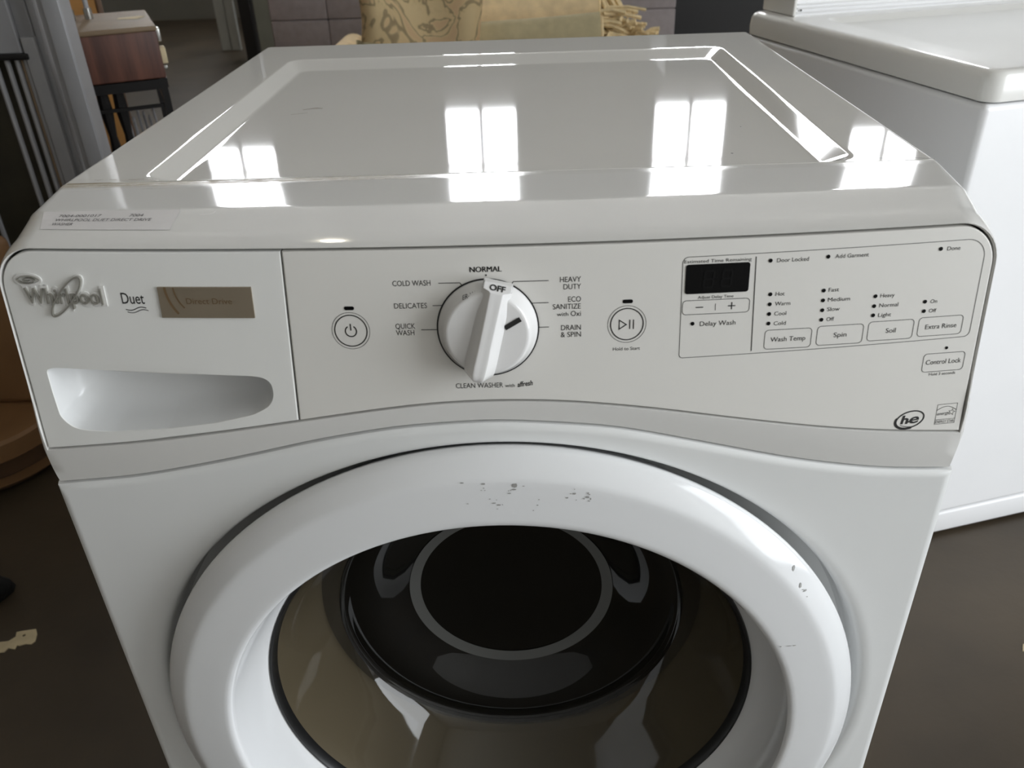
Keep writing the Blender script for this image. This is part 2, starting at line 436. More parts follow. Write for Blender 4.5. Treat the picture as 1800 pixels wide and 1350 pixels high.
# drawer front and control panel share one rounded outline, parted by a slanting joint
def xsplit(z): return lerp(-.1408, -.1369, (z - .838) / (.9616 - .838))
def panel_outline(left, n=60):
    g = .0011; w, zt, r = .3372 - g, .9622 - g - .0004, .027
    P = []
    if left: xa, xb = -w, None
    zb = lambda x: zpan(x) + g - .0002
    if left:
        xe = xsplit(.839) - .0006; xt = xsplit(zt) - .0006
        P += [(lerp(-w, xe, i / n), None) for i in range(n)]
        P += [(lerp(xe, xt, i / 16), lerp(zb(xe), zt, i / 16)) for i in range(16)]
        P += [(lerp(xt, -w + r, i / 30), zt) for i in range(30)]
        P += [(-w + r - r * math.sin(PI / 2 * i / 10), zt - r + r * math.cos(PI / 2 * i / 10)) for i in range(10)]
        P += [(-w, lerp(zt - r, zb(-w), i / 20)) for i in range(20)]
    else:
        xe = xsplit(.839) + .0006; xt = xsplit(zt) + .0006
        P += [(lerp(xe, w, i / n), None) for i in range(n)]
        P += [(w, lerp(zb(w), zt - r, i / 20)) for i in range(20)]
        P += [(w - r + r * math.cos(PI / 2 * i / 10), zt - r + r * math.sin(PI / 2 * i / 10)) for i in range(10)]
        P += [(lerp(w - r, xt, i / 50), zt) for i in range(50)]
        P += [(lerp(xt, xe, i / 16), lerp(zt, zb(xe), i / 16)) for i in range(16)]
    return [(x, zb(x) if z is None else z) for x, z in P]
def toward(P, c, d):   # pull a loop in by about d towards c
    out = []
    for x, z in P:
        v = Vector((c[0] - x, c[1] - z)); v.normalize(); out.append((x + v.x * d, z + v.y * d))
    return out
onF = lambda P, dy: [(x, Fy(x, z) + dy, z) for x, z in P]

OP = panel_outline(False); cc = (.09, .9)
LL = [onF(OP, .006), onF(OP, .0007), onF(toward(OP, cc, .0005), .0001)]
LL += [onF([(lerp(x, cc[0], k), lerp(z, cc[1], k)) for x, z in toward(OP, cc, .001)], 0) for k in [i / 18 for i in range(18)] + [.985]]
cpanel = part('control_panel', *loft(LL, False, True), 'panel_cream', washer, 40)
cpanel['label'] = 'cream control panel printed with cycles and options'

# drawer with scooped handle pocket
PK = [(-.3209, .8755), (-.3180, .8772), (-.2705, .8753), (-.2301, .8741), (-.1660, .8730), (-.1600, .8712), (-.1569, .8670), (-.1566, .8600), (-.1578, .8545), (-.1620, .8493), (-.1745, .8432),
      (-.2024, .8367), (-.2386, .8315), (-.2815, .8277), (-.3000, .8280), (-.3100, .8295), (-.3160, .8340), (-.3195, .8395), (-.3206, .8567)]
pc = (-.238, .853)
def poly_hit(poly, c, a):
    dx, dz = math.cos(a), math.sin(a); best = None
    for (x0, z0), (x1, z1) in zip(poly, poly[1:] + poly[:1]):
        ex, ez = x1 - x0, z1 - z0; det = dx * -ez + ex * dz
        if abs(det) < 1e-12: continue
        rx, rz = x0 - c[0], z0 - c[1]
        t = (rx * -ez + ex * rz) / det; u = (dx * rz - dz * rx) / det
        if t > 0 and -1e-6 <= u <= 1 + 1e-6 and (best is None or t > best): best = t
    return (c[0] + dx * best, c[1] + dz * best)
OD = panel_outline(True)
dang = sorted(set([2 * PI * i / 260 for i in range(260)] + [math.atan2(z - pc[1], x - pc[0]) % (2 * PI) for x, z in OD[::3] + [OD[0], OD[60], OD[76]]]))
out_l = [poly_hit(OD, pc, a) for a in dang]; in_l = [poly_hit(PK, pc, a) for a in dang]
for _ in range(2):
    in_l = [tuple((in_l[i - 1][k] + 2 * in_l[i][k] + in_l[(i + 1) % len(in_l)][k]) / 4 for k in (0, 1)) for i in range(len(in_l))]
mixl = lambda k: [(lerp(a[0], b[0], k), lerp(a[1], b[1], k)) for a, b in zip(out_l, in_l)]
DL = [onF(out_l, .006), onF(out_l, .0007), onF(toward(out_l, pc, .0005), .0001), onF(toward(out_l, pc, .001), 0)]
DL += [onF(mixl(k / 12), 0) for k in range(1, 12)] + [onF(mixl(.985), 0), onF(in_l, .0007)]
drawer = part('detergent_drawer', *loft(DL), 'drawer_plastic', washer, 40)
drawer['label'] = 'white dispenser drawer front with scooped handle'
PL = [onF(in_l, .0007)]
for s, d in ((.985, .004), (.965, .010), (.93, .017), (.87, .024), (.78, .029), (.64, .033), (.45, .036), (.2, .038)):
    q = []
    for x, z in in_l:
        # ceiling of the pocket runs straight back, its floor rises in a sweep
        cz = .8765; q.append((lerp(-.24, x, lerp(s, 1, .35)) if s > .5 else lerp(-.24, x, s * 1.3), cz + (z - cz) * s))
    PL.append(onF(q, d))
part('handle_pocket', *loft(PL, False, True), 'pocket_plastic', drawer, 60)

# ------------------------------------------------------------------ printing helpers
TXT = {}
def glyphs(s, bold=0, extrude=0):
    key = (s, bold, extrude)
    if key not in TXT:
        cu = bpy.data.curves.new('type', 'FONT'); cu.body = s; cu.size = 1; cu.resolution_u = 3; cu.offset = bold; cu.extrude = extrude
        ob = bpy.data.objects.new('type', cu); COL.objects.link(ob)
        me = bpy.data.meshes.new_from_object(ob.evaluated_get(bpy.context.evaluated_depsgraph_get()))
        TXT[key] = ([tuple(v.co) for v in me.vertices], [tuple(p.vertices) for p in me.polygons])
        bpy.data.objects.remove(ob); bpy.data.curves.remove(cu); bpy.data.meshes.remove(me)
    return TXT[key]
CAP = max(v[1] for v in glyphs('H')[0])
def set_text(s, x0, x1, z, cap, bold=0, slant=0, slope=0, extrude=0):
    """flat 2D text fitted between x0 and x1 on baseline z -> verts (x, z, depth), faces"""
    V, Fs = glyphs(s, bold, extrude)
    a, b = min(v[0] for v in V), max(v[0] for v in V)
    kx, kz = (x1 - x0) / (b - a), cap / CAP
    return [(x0 + (v[0] - a) * kx + slant * v[1] * kz, z + v[1] * kz + slope * (v[0] - a) * kx, v[2]) for v in V], Fs
def stroke(P, w, closed=False):
    P = [Vector(p) for p in P]; n = len(P); V, Fs = [], []
    for i, p in enumerate(P):
        a = P[i - 1] if closed or i > 0 else p; b = P[(i + 1) % n] if closed or i < n - 1 else p
        t1 = (p - a).normalized() if (p - a).length > 1e-9 else (b - p).normalized()
        t2 = (b - p).normalized() if (b - p).length > 1e-9 else t1
        t = (t1 + t2).normalized(); nrm = Vector((-t.y, t.x)); k = 1 / max(.5, math.sqrt(max(0.01, (1 + t1.dot(t2)) / 2)))
        V += [tuple(p + nrm * w / 2 * k) + (0,), tuple(p - nrm * w / 2 * k) + (0,)]
    for i in range(n if closed else n - 1):
        j = (i + 1) % n; Fs.append((2 * i, 2 * i + 1, 2 * j + 1, 2 * j))
    return V, Fs
def disc(x, z, rx, rz=None, n=20):
    rz = rz or rx
    return [(x + rx * math.cos(2 * PI * i / n), z + rz * math.sin(2 * PI * i / n), 0) for i in range(n)], [tuple(range(n))]
def circle(x, z, r, n=64, rz=None, rot=0):
    rz = rz or r
    return [(x + r * math.cos(t) * math.cos(rot) - rz * math.sin(t) * math.sin(rot), z + r * math.cos(t) * math.sin(rot) + rz * math.sin(t) * math.cos(rot)) for t in [2 * PI * i / n for i in range(n)]]
def dense(P, step=.004, closed=False):
    out = []; n = len(P)
    for i in range(n if closed else n - 1):
        a, b = P[i], P[(i + 1) % n]; k = max(1, int(math.hypot(b[0] - a[0], b[1] - a[1]) / step))
        out += [(lerp(a[0], b[0], j / k), lerp(a[1], b[1], j / k)) for j in range(k)]
    if not closed: out.append(P[-1])
    return out
def on_face(vf, h=.00018):
    return [(x, Fy(x, z) - h - d, z) for x, z, d in vf[0]], vf[1]
def printed(name, vf, m='black_ink', parent=None, h=.00018, smooth=0):
    V, Fs = on_face(vf, h)
    return part(name, V, Fs, m, parent or cpanel, smooth)
MM = .001
# ---- lettering on the control panel: text, left, right, baseline, cap height in millimetres
for s, x0, x1, z, c, b in (
    ('Estimated Time Remaining', 127.2, 171.4, 946.1, 2.1, 0), ('Adjust Delay Time', 137.4, 161.2, 921.7, 1.95, 0), ('Delay Wash', 139.8, 164, 902.6, 3.2, 0),
    ('Door Locked', 188.4, 209.5, 944, 2.66, 0), ('Add Garment', 227.1, 249.6, 944.6, 2.66, 0), ('Done', 302.6, 311.6, 945.3, 2.6, 0),
    ('Hot', 189.6, 195.7, 921.2, 2.66, 0), ('Warm', 189.8, 200.2, 914.4, 2.66, 0), ('Cool', 190, 198.1, 907.5, 2.66, 0), ('Cold', 190.2, 198.5, 900.6, 2.66, 0),
    ('Fast', 225.4, 232.4, 922, 2.66, 0), ('Medium', 225.7, 240.8, 915.2, 2.66, 0), ('Slow', 226, 234.5, 908.5, 2.66, 0), ('Off', 226.3, 231.6, 901.5, 2.66, 0),
    ('Heavy', 261.6, 271.3, 915.8, 2.66, 0), ('Normal', 261.8, 274.9, 909, 2.66, 0), ('Light', 262, 271, 902.2, 2.66, 0),
    ('On', 297.3, 302, 909.5, 2.6, 0), ('Off', 297.3, 302.5, 902.9, 2.6, 0),
    ('Wash Temp', 189.1, 213.2, 888.8, 3.25, 0), ('Spin', 232.7, 241.7, 889.6, 3.25, 0), ('Soil', 269.1, 276, 890.3, 3.25, 0), ('Extra Rinse', 296.8, 318.9, 891, 3.25, 0),
    ('Control Lock', 301.7, 327.1, 864.5, 3.4, 0), ('Hold 3 seconds', 305.5, 324.6, 856, 2.1, 0),
    ('NORMAL', -13.4, 7.4, 945, 3.5, .008), ('COLD WASH', -65, -39.8, 936.7, 3.6, 0), ('DELICATES', -65.2, -43.2, 921.3, 3.6, 0), ('QUICK', -65.5, -52.2, 907.1, 3.6, 0), ('WASH', -65.5, -53.1, 902.4, 3.6, 0),
    ('HEAVY', 45.7, 59.5, 936.6, 3.55, 0), ('DUTY', 48, 59.5, 931.7, 3.55, 0), ('ECO', 51, 59.5, 923.1, 3.55, 0), ('SANITIZE', 40.8, 59.4, 918.2, 3.55, 0),
    ('with', 43.4, 51.1, 913.4, 2.6, 0), ('Oxi', 52.7, 59.5, 913.2, 3.5, 0), ('DRAIN', 46.2, 59.5, 903.4, 3.6, 0), ('& SPIN', 45.9, 59.6, 898.5, 3.6, 0),
    ('CLEAN WASHER', -27.1, 5.7, 863.1, 3.6, 0), ('with', 7, 13.8, 863.1, 2.5, 0), ('Hold to Start', 81.4, 99.8, 887.6, 2.3, 0)):
    t_ = set_text(s, x0 * MM, x1 * MM, z * MM, c * MM)
    if b: t_ = merge(*[([(x + d, y, k) for x, y, k in t_[0]], t_[1]) for d in (-.00016, 0, .00016)])
    printed('lettering', t_)
printed('lettering', set_text('affresh', .0157, .0262, .8630, .0036, .018, .05, .12))
# ---- button outlines
def frame_rr(x0, x1, z0, z1, r, w=.0004):
    return stroke(dense([(a * MM, b * MM) for a, b in rrect(x0, x1, z0, z1, r, 6, 1)], closed=True), w, True)
for x0, x1, z0, z1 in ((184.9, 217.2, 883.6, 897.3), (221, 253, 884.3, 898), (256.4, 288.2, 885.2, 898.9), (291.6, 322.9, 886, 899.5), (299.5, 329.3, 859, 872.5), (127.4, 172.5, 911, 920.7)):
    printed('button_outline', frame_rr(x0, x1, z0, z1, 2.6), 'grey_ink')
fp = [(129.5, 880.6), (325, 883.6)]
outl = [(x * MM, z * MM) for x, z in
        [(126.8 + 2.5 * (1 - math.cos(t)), 882.8 - 2.5 * math.sin(t)) for t in [PI / 2 * i / 6 for i in range(7)]] +
        [(325.4 + 4 * math.sin(t), 887.6 - 4 * math.cos(t)) for t in [PI / 2 * i / 6 for i in range(7)]] +
        [(316.4 + 13 * math.cos(t), 938.8 + 13 * math.sin(t)) for t in [PI / 2 * i / 10 for i in range(11)]] +
        [(130.2 - 4 * math.sin(t), 946.2 + 4 * math.cos(t)) for t in [PI / 2 * i / 6 for i in range(7)]]]
printed('option_frame', stroke(dense(outl, closed=True), .0004, True), 'grey_ink')
printed('divider_line', stroke(dense([(.1743, .9485), (.1764, .883)]), .0006))
printed('divider_line', stroke([(.1495, .9179), (.1496, .9133)], .0004), 'grey_ink')
printed('minus_symbol', stroke([(.1363, .9158), (.1413, .9158)], .0007))
printed('plus_symbol', merge(stroke([(.1580, .9159), (.1630, .9159)], .0007), stroke([(.1605, .9134), (.1605, .9184)], .0007)))
for x, z in ((184, 945.4), (186, 922.5), (186.2, 915.6), (186.4, 908.8), (186.6, 902.1), (134.8, 904.6), (222.3, 946), (222, 923.1), (222.3, 916.3), (222.6, 909.4), (222.8, 902.7),
             (298.1, 946.7), (258.1, 917), (258.2, 910.1), (258.4, 903.6), (293.4, 910.9), (293.7, 904.2)):
    printed('indicator_light', disc(x * MM, z * MM, .00135), 'display_black', h=.0003)
printed('indicator_light', disc(.3148, .8762, .0011), 'display_black', h=.0003)
printed('pointer_dot', disc(-.0029, .9428, .0006))
for x in (-95.8, 90.7):
    printed('indicator_window', ([(a * MM, b * MM, 0) for a, b in rrect(x - 3.4, x + 3.4, 920.7, 923.3, 1.2, 5, 1)], [tuple(range(24))]), 'display_black', h=.0003)
disp = printed('time_display', ([(a * MM, b * MM, 0) for a, b in rrect(128.4, 170.8, 925.3, 945.2, 1.8, 5, 3)], [tuple(range(32))]), 'display_black', h=.0004)
segs = []
for ox in (140.5, 152.5):
    for (xa, za), (xb, zb) in (((0, 0), (6, 0)), ((.4, 5.5), (6.4, 5.5)), ((.8, 11), (6.8, 11)), ((-.1, .6), (.3, 5)), ((.4, 6), (.8, 10.4)), ((6.1, .6), (6.4, 5)), ((6.5, 6), (6.9, 10.4))):
        segs.append(stroke([((ox + xa) * MM, (929.6 + za) * MM), ((ox + xb) * MM, (929.6 + zb) * MM)], .0013))
printed('display_digits', merge(*segs), 'display_digit', h=.0006)
# round push buttons
for x, nm in ((-96.2, 'power_button'), (90.5, 'start_button')):
    z = 906.1
    b = printed(nm, merge(*[stroke(circle(x * MM, z * MM, r * MM), w * MM, True) for r, w in ((12.9, .3), (11.0, .75))]), 'black_ink')
    if nm == 'power_button':
        arc = [(x * MM + .0038 * math.sin(t), z * MM - .0003 + .0038 * math.cos(t)) for t in [lerp(.55, 2 * PI - .55, i / 30) for i in range(31)]]
        printed('power_symbol', merge(stroke(arc, .0008), stroke([(x * MM, .9063), (x * MM, .9110)], .0008)))
    else:
        printed('play_pause_symbol', merge(stroke([(.0853, .9091), (.0853, .9028), (.0901, .9059)], .0007, True), stroke([(.0924, .9092), (.0924, .9026)], .0007), stroke([(.0949, .9092), (.0949, .9026)], .0007)))
KX, KZ = -.0031, .9064
for P in ([(-34.5, 938.1), (-20.4, 938.1), (-19, 936.2)], [(38.2, 938), (15, 938), (13.6, 936.2)], [(26.8, 923), (38, 923)], [(30.8, 906), (38, 906)], [(-39.4, 922.9), (-32.7, 922.9)], [(-48.3, 906.1), (-37.3, 906.1)]):
    printed('leader_line', stroke([(a * MM, b * MM) for a, b in P], .0005))
# efficiency oval and the energy mark
he = merge(stroke(circle(.2972, .8228, .0103, 64, .0064, .22), .0010, True), stroke(circle(.2969, .8226, .0108, 64, .0068, .22)[26:50], .0012))
printed('efficiency_emblem', merge(he, set_text('h', .2905, .2958, .8198, .0062, .03, .18), set_text('e', .2965, .3035, .8195, .0072, .02, .2, .1), set_text('.', .2956, .2970, .8206, .006, .02),
                                   stroke([(.2905 + .012 * i / 10, .8186 - .0016 * math.sin(PI * i / 10 * .8)) for i in range(11)], .0005)))
star = [(.3277 + r * math.sin(t), .8263 + r * math.cos(t)) for r, t in [((.0026 if i % 2 == 0 else .0011), PI * i / 5 + .15) for i in range(10)]]
printed('energy_emblem', merge(stroke([(.3163, .8174), (.3310, .8176), (.3310, .8331), (.3163, .8328)], .0003, True), stroke([(.3163, .8209), (.3310, .8211)], .0003),
                               stroke([(.3165 + .0143 * i / 14, .8268 + .0043 * math.sin(PI * (.12 + .8 * i / 14))) for i in range(15)], .00035),
                               stroke(star, .0003, True), set_text('energy', .3168, .3258, .8243, .0024, .0, .25, .06), set_text('ENERGY STAR', .3168, .3305, .8182, .0021)))

# ------------------------------------------------------------------ drawer lettering and badges
sm = 'grey_ink'
logo_l = set_text('Whirlpool', -.3205, -.2650, .9253, .0105, .006)
def raised(vf, h0, h1):
    """extrude flat panel drawing into relief from h0 to h1 above the panel face"""
    V2, Fs = vf; n = len(V2)
    top = [(x, z, h1) for x, z, d in V2]; bot = [(x, z, h0) for x, z, d in V2]
    edges = {}
    for f in Fs:
        for a, b in zip(f, f[1:] + f[:1]): edges[(a, b)] = 1
    side = [(a, b, b + n, a + n) for a, b in edges if (b, a) not in edges]
    return top + bot, list(Fs) + side
def relief(name, vf, h0, h1, m, parent):
    V, Fs = raised(vf, h0, h1)
    return part(name, [(x, Fy(x, z) - d, z) for x, z, d in V], Fs, m, parent, 0)
swirl = [(-.3165 + (.0090 - .0078 * i / 60) * math.cos(i * .20), .9413 + (.0034 - .0029 * i / 60) * math.sin(i * .20)) for i in range(60)]
orbit = circle(-.2908, .9303, .0185, 48, .0048, .82)
relief('logo_backing', merge(set_text('Whirlpool', -.3225, -.2630, .9247, .0117, .075), stroke(circle(-.3165, .9413, .0092, 40, .0036, 0), .0018, True), stroke(orbit, .0026, True)), 0, .0009, 'white_plastic', drawer)
relief('brand_logo', logo_l, 0, .0022, 'logo_silver', drawer)
relief('logo_swirl', stroke(swirl, .0005), 0, .0020, 'logo_silver', drawer)
relief('logo_orbit', stroke(orbit, .0010, True), 0, .0028, 'logo_silver', drawer)
printed('lettering', set_text('Duet', -.2523, -.2362, .9253, .0076, .004), parent=drawer)
wave = lambda x0, z0, l, a: [(x0 + l * i / 16, z0 - a * math.sin(2 * PI * i / 16) * .5 + .0010 * i / 16) for i in range(17)]
printed('wave_mark', merge(stroke(wave(-.2508, .9213, .0148, .0018), .0006), stroke(wave(-.2500, .9195, .0152, .0018), .0005)), parent=drawer)
pl = [(-.2256, .9160), (-.1608, .9160), (-.1604, .9373), (-.2252, .9373)]
plv = dense(pl, .006, True)
badge = relief('badge_plate', ([(x, z, 0) for x, z in plv], [tuple(range(len(plv)))]), 0, .0012, 'badge_metal', drawer)
badge['label'] = 'brushed bronze name plate'
printed('lettering', set_text('Direct Drive', -.2064, -.1748, .9259, .0040, .0), 'badge_ink', drawer, .0014)
arc1 = [(-.190 + .030 * math.cos(t), .938 + .030 * math.sin(t)) for t in [lerp(3.16, 3.83, i / 16) for i in range(17)]]
arc2 = [(-.193 + .021 * math.cos(t), .9375 + .021 * math.sin(t)) for t in [lerp(3.16, 3.9, i / 14) for i in range(15)]]
printed('badge_arcs', merge(stroke(arc1, .0016), stroke(arc2, .0010)), 'badge_ink', drawer, .0014)

# ------------------------------------------------------------------ control knob
nrm = Vector((0, -1, .14)).normalized(); upv = Vector((0, .14, 1)).normalized()
K0 = Vector((KX, Fy(KX, KZ), KZ))
def kp(x, y, h): return tuple(K0 + Vector((1, 0, 0)) * x + upv * y + nrm * h)
def klathe(pr, n=72, cap=True):
    return loft([[kp(r * math.cos(2 * PI * i / n), r * math.sin(2 * PI * i / n), h) for i in range(n)] for r, h in pr], False, cap)
part('knob_ring', *klathe([(.0346, .0001), (.0345, .0007), (.0337, .0007), (.0336, .0001)], cap=False), 'gap_black', washer)
knob = part('control_knob', *klathe([(.0336, .0), (.0336, .0010), (.0330, .0022), (.0318, .0042), (.0300, .0090), (.0288, .0118), (.0281, .0130), (.0271, .0137), (.0255, .0140), (.012, .0142)]), 'knob_plastic', washer, 50)
knob['label'] = 'white cycle knob turned just past normal'
ca, sa = math.cos(math.radians(14.2)), math.sin(math.radians(14.2))
def kr(t, u, h): return kp(t * sa + u * ca, t * ca - u * sa, h)      # t along the grip, u across
secs = []
for t, h, wt, wb, hb in ((.0352, .0098, .0080, .0086, .0045), (.0351, .0118, .0086, .0096, .0045), (.0346, .0126, .0089, .0098, .0045), (.0314, .0156, .0088, .0099, .006), (.0304, .0168, .0050, .0100, .007), (.0296, .0178, .0044, .0100, .007),
                          (.0150, .0205, .0042, .0102, .010), (-.0060, .0235, .0041, .0104, .010), (-.0190, .0254, .0040, .0105, .010), (-.0250, .0260, .0038, .0104, .009), (-.0282, .0258, .0034, .0098, .007), (-.0302, .0248, .0028, .0084, .006), (-.0312, .0228, .0018, .006, .006)):
    q = []
    e = .0008
    for u, hh in ((-wb, hb), (-wb, lerp(hb, h, .35)), (lerp(-wb, -wt, .82), lerp(hb, h, .86)), (-wt - e * .2, h - e * .35), (-wt + e, h), (-wt * .3, h - .0002), (wt * .3, h - .0002), (wt - e, h), (wt + e * .2, h - e * .35), (lerp(wb, wt, .82), lerp(hb, h, .86)), (wb, lerp(hb, h, .35)), (wb, hb)):
        q.append(kr(t, u, hh))
    secs.append(q)
part('grip', *loft(secs, True, True), 'knob_plastic', knob, 42)
def on_ledge(vf, lift=.0003):
    out = []
    for x, z, d in vf[0]:
        t = z; k = (t - .0314) / (.0346 - .0314); out.append(kr(t, x, lerp(.0156, .0126, k) + lift))
    return out, vf[1]
part('lettering', *on_ledge(set_text('OFF', -.0052, .0052, .0314, .0029, .03)), 'black_ink', knob, 0)
mk = stroke([(.0118, .0046), (.0222, .0106)], .0034)
part('pointer_mark', [kp(x, z, .0146) for x, z, d in mk[0]], mk[1], 'black_ink', knob, 0)
sk = set_text('ER-W', -.0150, -.0068, .0, .0022)
part('lettering', [kp(x, .0262 + z + .0, .0095 - (z) * .9) if False else kp(x, .0256 + z + (x + .011) * .30, .0134 - (z + (x + .011) * .1) * 1.5) for x, z, d in sk[0]], sk[1], 'black_ink', knob, 0)

# ------------------------------------------------------------------ door
NA = 160
def dlathe(pr, n=NA, cap=False, warp=None):
    L = []
    for k, (r, y) in enumerate(pr):
        l = []
        for i in range(n):
            a = 2 * PI * i / n
            rr, yy = warp(k, r, y, a) if warp else (r, y)
            l.append((rr * math.cos(a) - .001, yy, ZC + rr * math.sin(a)))
        L.append(l)
    return loft(L, False, cap)
DP = [(.265, .026), (.2800, .016), (.2870, .004), (.2930, -.008), (.2972, -.015), (.2988, -.0190), (.2990, -.0215), (.2980, -.0240), (.2955, -.0268), (.2915, -.0300), (.2865, -.0334), (.2835, -.0352), (.2815, -.0362), (.2790, -.0369), (.2750, -.0375), (.2650, -.0386), (.2560, -.0396),
      (.2480, -.0404), (.2450, -.0404), (.2425, -.0398), (.2408, -.0380), (.2398, -.0340), (.2378, -.0220), (.2340, -.0070), (.2295, .0050), (.2255, .0120), (.2222, .0158), (.2190, .0178)]
def grip_warp(k, r, y, a):
    a = (a + PI) % (2 * PI) - PI
    wgt = smooth01((.95 - abs(a + .12)) / .35)
    if 21 <= k <= 25: r += wgt * (.008, .018, .021, .015, .005)[k - 21]
    return r, y
door = part('door', *dlathe(DP, warp=grip_warp), 'door_plastic', washer, 60)
door['label'] = 'white round door ring'
part('glass_trim', *dlathe([(.2232, .0158), (.2222, .0136), (.2200, .0134), (.2182, .0166), (.2172, .023)]), 'rubber_black', door)
part('glass_funnel', *dlathe([(.2195, .017), (.2165, .026), (.2110, .040), (.2030, .058), (.1945, .076), (.1860, .092), (.1780, .1045), (.1735, .1095)]), 'clear_smoked', door, 180)
part('glass_bowl', *dlathe([(.1735, .1095), (.1715, .1118), (.1690, .1124), (.1655, .1122), (.1580, .1130), (.1470, .1165), (.1350, .1225), (.1240, .1295), (.1140, .1345), (.1070, .1380), (.1010, .1400), (.0950, .1415), (.0600, .1445), (.0300, .1455), (.004, .1457)], cap=True), 'smoked_glass', door, 180)
part('frosted_ring', *dlathe([(.1072, .1370), (.1020, .1388), (.0960, .1404)]), 'glass_frost', door, 180)
part('bowl_rim', *dlathe([(.1752, .1068), (.1737, .1082), (.1722, .1092)]), 'smoked_glass', door, 180)
part('door_gasket', *dlathe([(.236, .026), (.232, .032), (.224, .052), (.216, .082), (.200, .108), (.196, .120), (.220, .130), (.240, .132)]), 'gasket_grey', washer, 60)
part('drum', *dlathe([(.240, .132), (.252, .140), (.256, .16), (.256, .54), (.246, .555), (.01, .56)], cap=True), 'drum_steel', washer, 50)

# scuffs on the door ring and the front
def door_y(r):
    return table(sorted([(a, b) for a, b in DP[7:19]]), r)
def fleck(parent, cx, cz, w, h, fy, m='scuff', n=7):
    pts = []
    for i in range(n):
        a = 2 * PI * i / n; k = random.uniform(.55, 1.1)
        x, z = cx + w * k * math.cos(a), cz + h * k * math.sin(a); pts.append((x, fy(x, z) - .0004, z))
    return part('scuff_mark', pts, [tuple(range(n))], m, parent, 0)
ringy = lambda x, z: door_y(math.hypot(x + .001, z - ZC))
SC = [(-.0255, .7996, .0022, .0006), (-.0102, .7987, .0018, .0008), (.0119, .7971, .0020, .0020), (.0110, .7936, .0026, .0009), (.0077, .7906, .0022, .0007), (-.0036, .7826, .0024, .0005), (0, .7809, .0022, .0007), (-.0224, .7825, .0012, .0004), (.0278, .7802, .0008, .0005),
      (.0543, .7889, .0015, .0010), (.0637, .7855, .0016, .0008), (.0657, .7839, .0008, .0013), (.2232, .7062, .0012, .0022), (.2297, .6913, .0014, .0024), (.2340, .6851, .0020, .0008), (.2203, .6311, .0010, .0005), (.2271, .6310, .0030, .0004), (.2317, .6309, .0014, .0005)]
for k in range(22):
    c_ = random.choice(SC[:15]); SC.append((c_[0] + random.uniform(-.007, .007), c_[1] + random.uniform(-.006, .006), random.uniform(.0004, .0012), random.uniform(.0003, .0007)))
for x, z, w, h in SC:
    fleck(door, x, z, w, h, ringy)
# scratches and specks on the top
def top_mark(P, w, parent, z=.9705, m='scratch'):
    V, Fs = stroke(P, w); return part('scratch_mark', [(x, y, z) for x, y, d in V], Fs, m, parent, 0)
tp = [o for o in washer.children if o.name == 'top_panel'][0]
for P, w in (([(-.318, .1420), (-.312, .1425), (-.315, .1405)], .0006), ([(-.306, .1422), (-.300, .1424)], .0006), ([(-.290, .1410), (-.278, .1420)], .0007)):
    top_mark(P, w, tp)
for P, w in (([(-.2080, .392), (-.196, .400), (-.188, .396)], .0016), ([(-.216, .372), (-.200, .378)], .0010)):
    top_mark(P, w, tp, .9640)
for x, y, r in ((.262, .585, .0018), (.196, .186, .0011), (.172, .158, .0009), (.222, .270, .0007)):
    part('speck', [(x + r * math.cos(PI * i / 4), y + r * math.sin(PI * i / 4), .9646) for i in range(8)], [tuple(range(8))], 'gap_black', tp, 0)
crack = [(.2840, .1440), (.294, .1425), (.306, .1405), (.318, .1400), (.330, .1385), (.340, .1365)]
top_mark(crack, .0006, tp, .9704, 'grey_ink')

# paper sticker on the sloping front edge of the console
def strip(x, t):
    """point on the console's sloping front strip: t = 0 at the crease, 1 at the front edge"""
    b = .019 * (x / .343) ** 2
    ya, za = .0590 + .45 * b, .9694; yb, zb_ = .002 + b + .0250 + .14 * (.9663 - .962), .9663
    return (x, lerp(ya, yb, t), lerp(za, zb_, t) + .0003)
NX = 20
sticker = part('price_sticker', *loft([[strip(lerp(-.322 + .008 * t, -.222 + .002 * t, i / NX), t) for i in range(NX + 1)] for t in (-.15, .2, .5, .8, 1.0)], closed=False), 'sticker_paper', washer)
sticker['label'] = 'white printed paper sticker'
for s, x0, x1, t in (('7004-0001017', -.3085, -.2775, .24), ('7004', -.2567, -.2466, .24), ('WHIRLPOOL DUET DIRECT DRIVE', -.3088, -.2385, .50), ('WASHER', -.3085, -.2930, .76)):
    V, Fs = set_text(s, x0, x1, 0, .0040)
    part('lettering', [strip(x, t - z / .026)[:2] + (strip(x, t - z / .026)[2] + .0002,) for x, z, d in V], Fs, 'sticker_ink', sticker, 0)
mkz = [(-.205, .056), (-.198, .0565), (-.196, .0585), (-.1955, .061)]
V, Fs = stroke(mkz, .0006); part('pen_mark', [(x, y, .9704 - (.064 - y) * .090) for x, y, d in V], Fs, 'sticker_paper', console, 0)

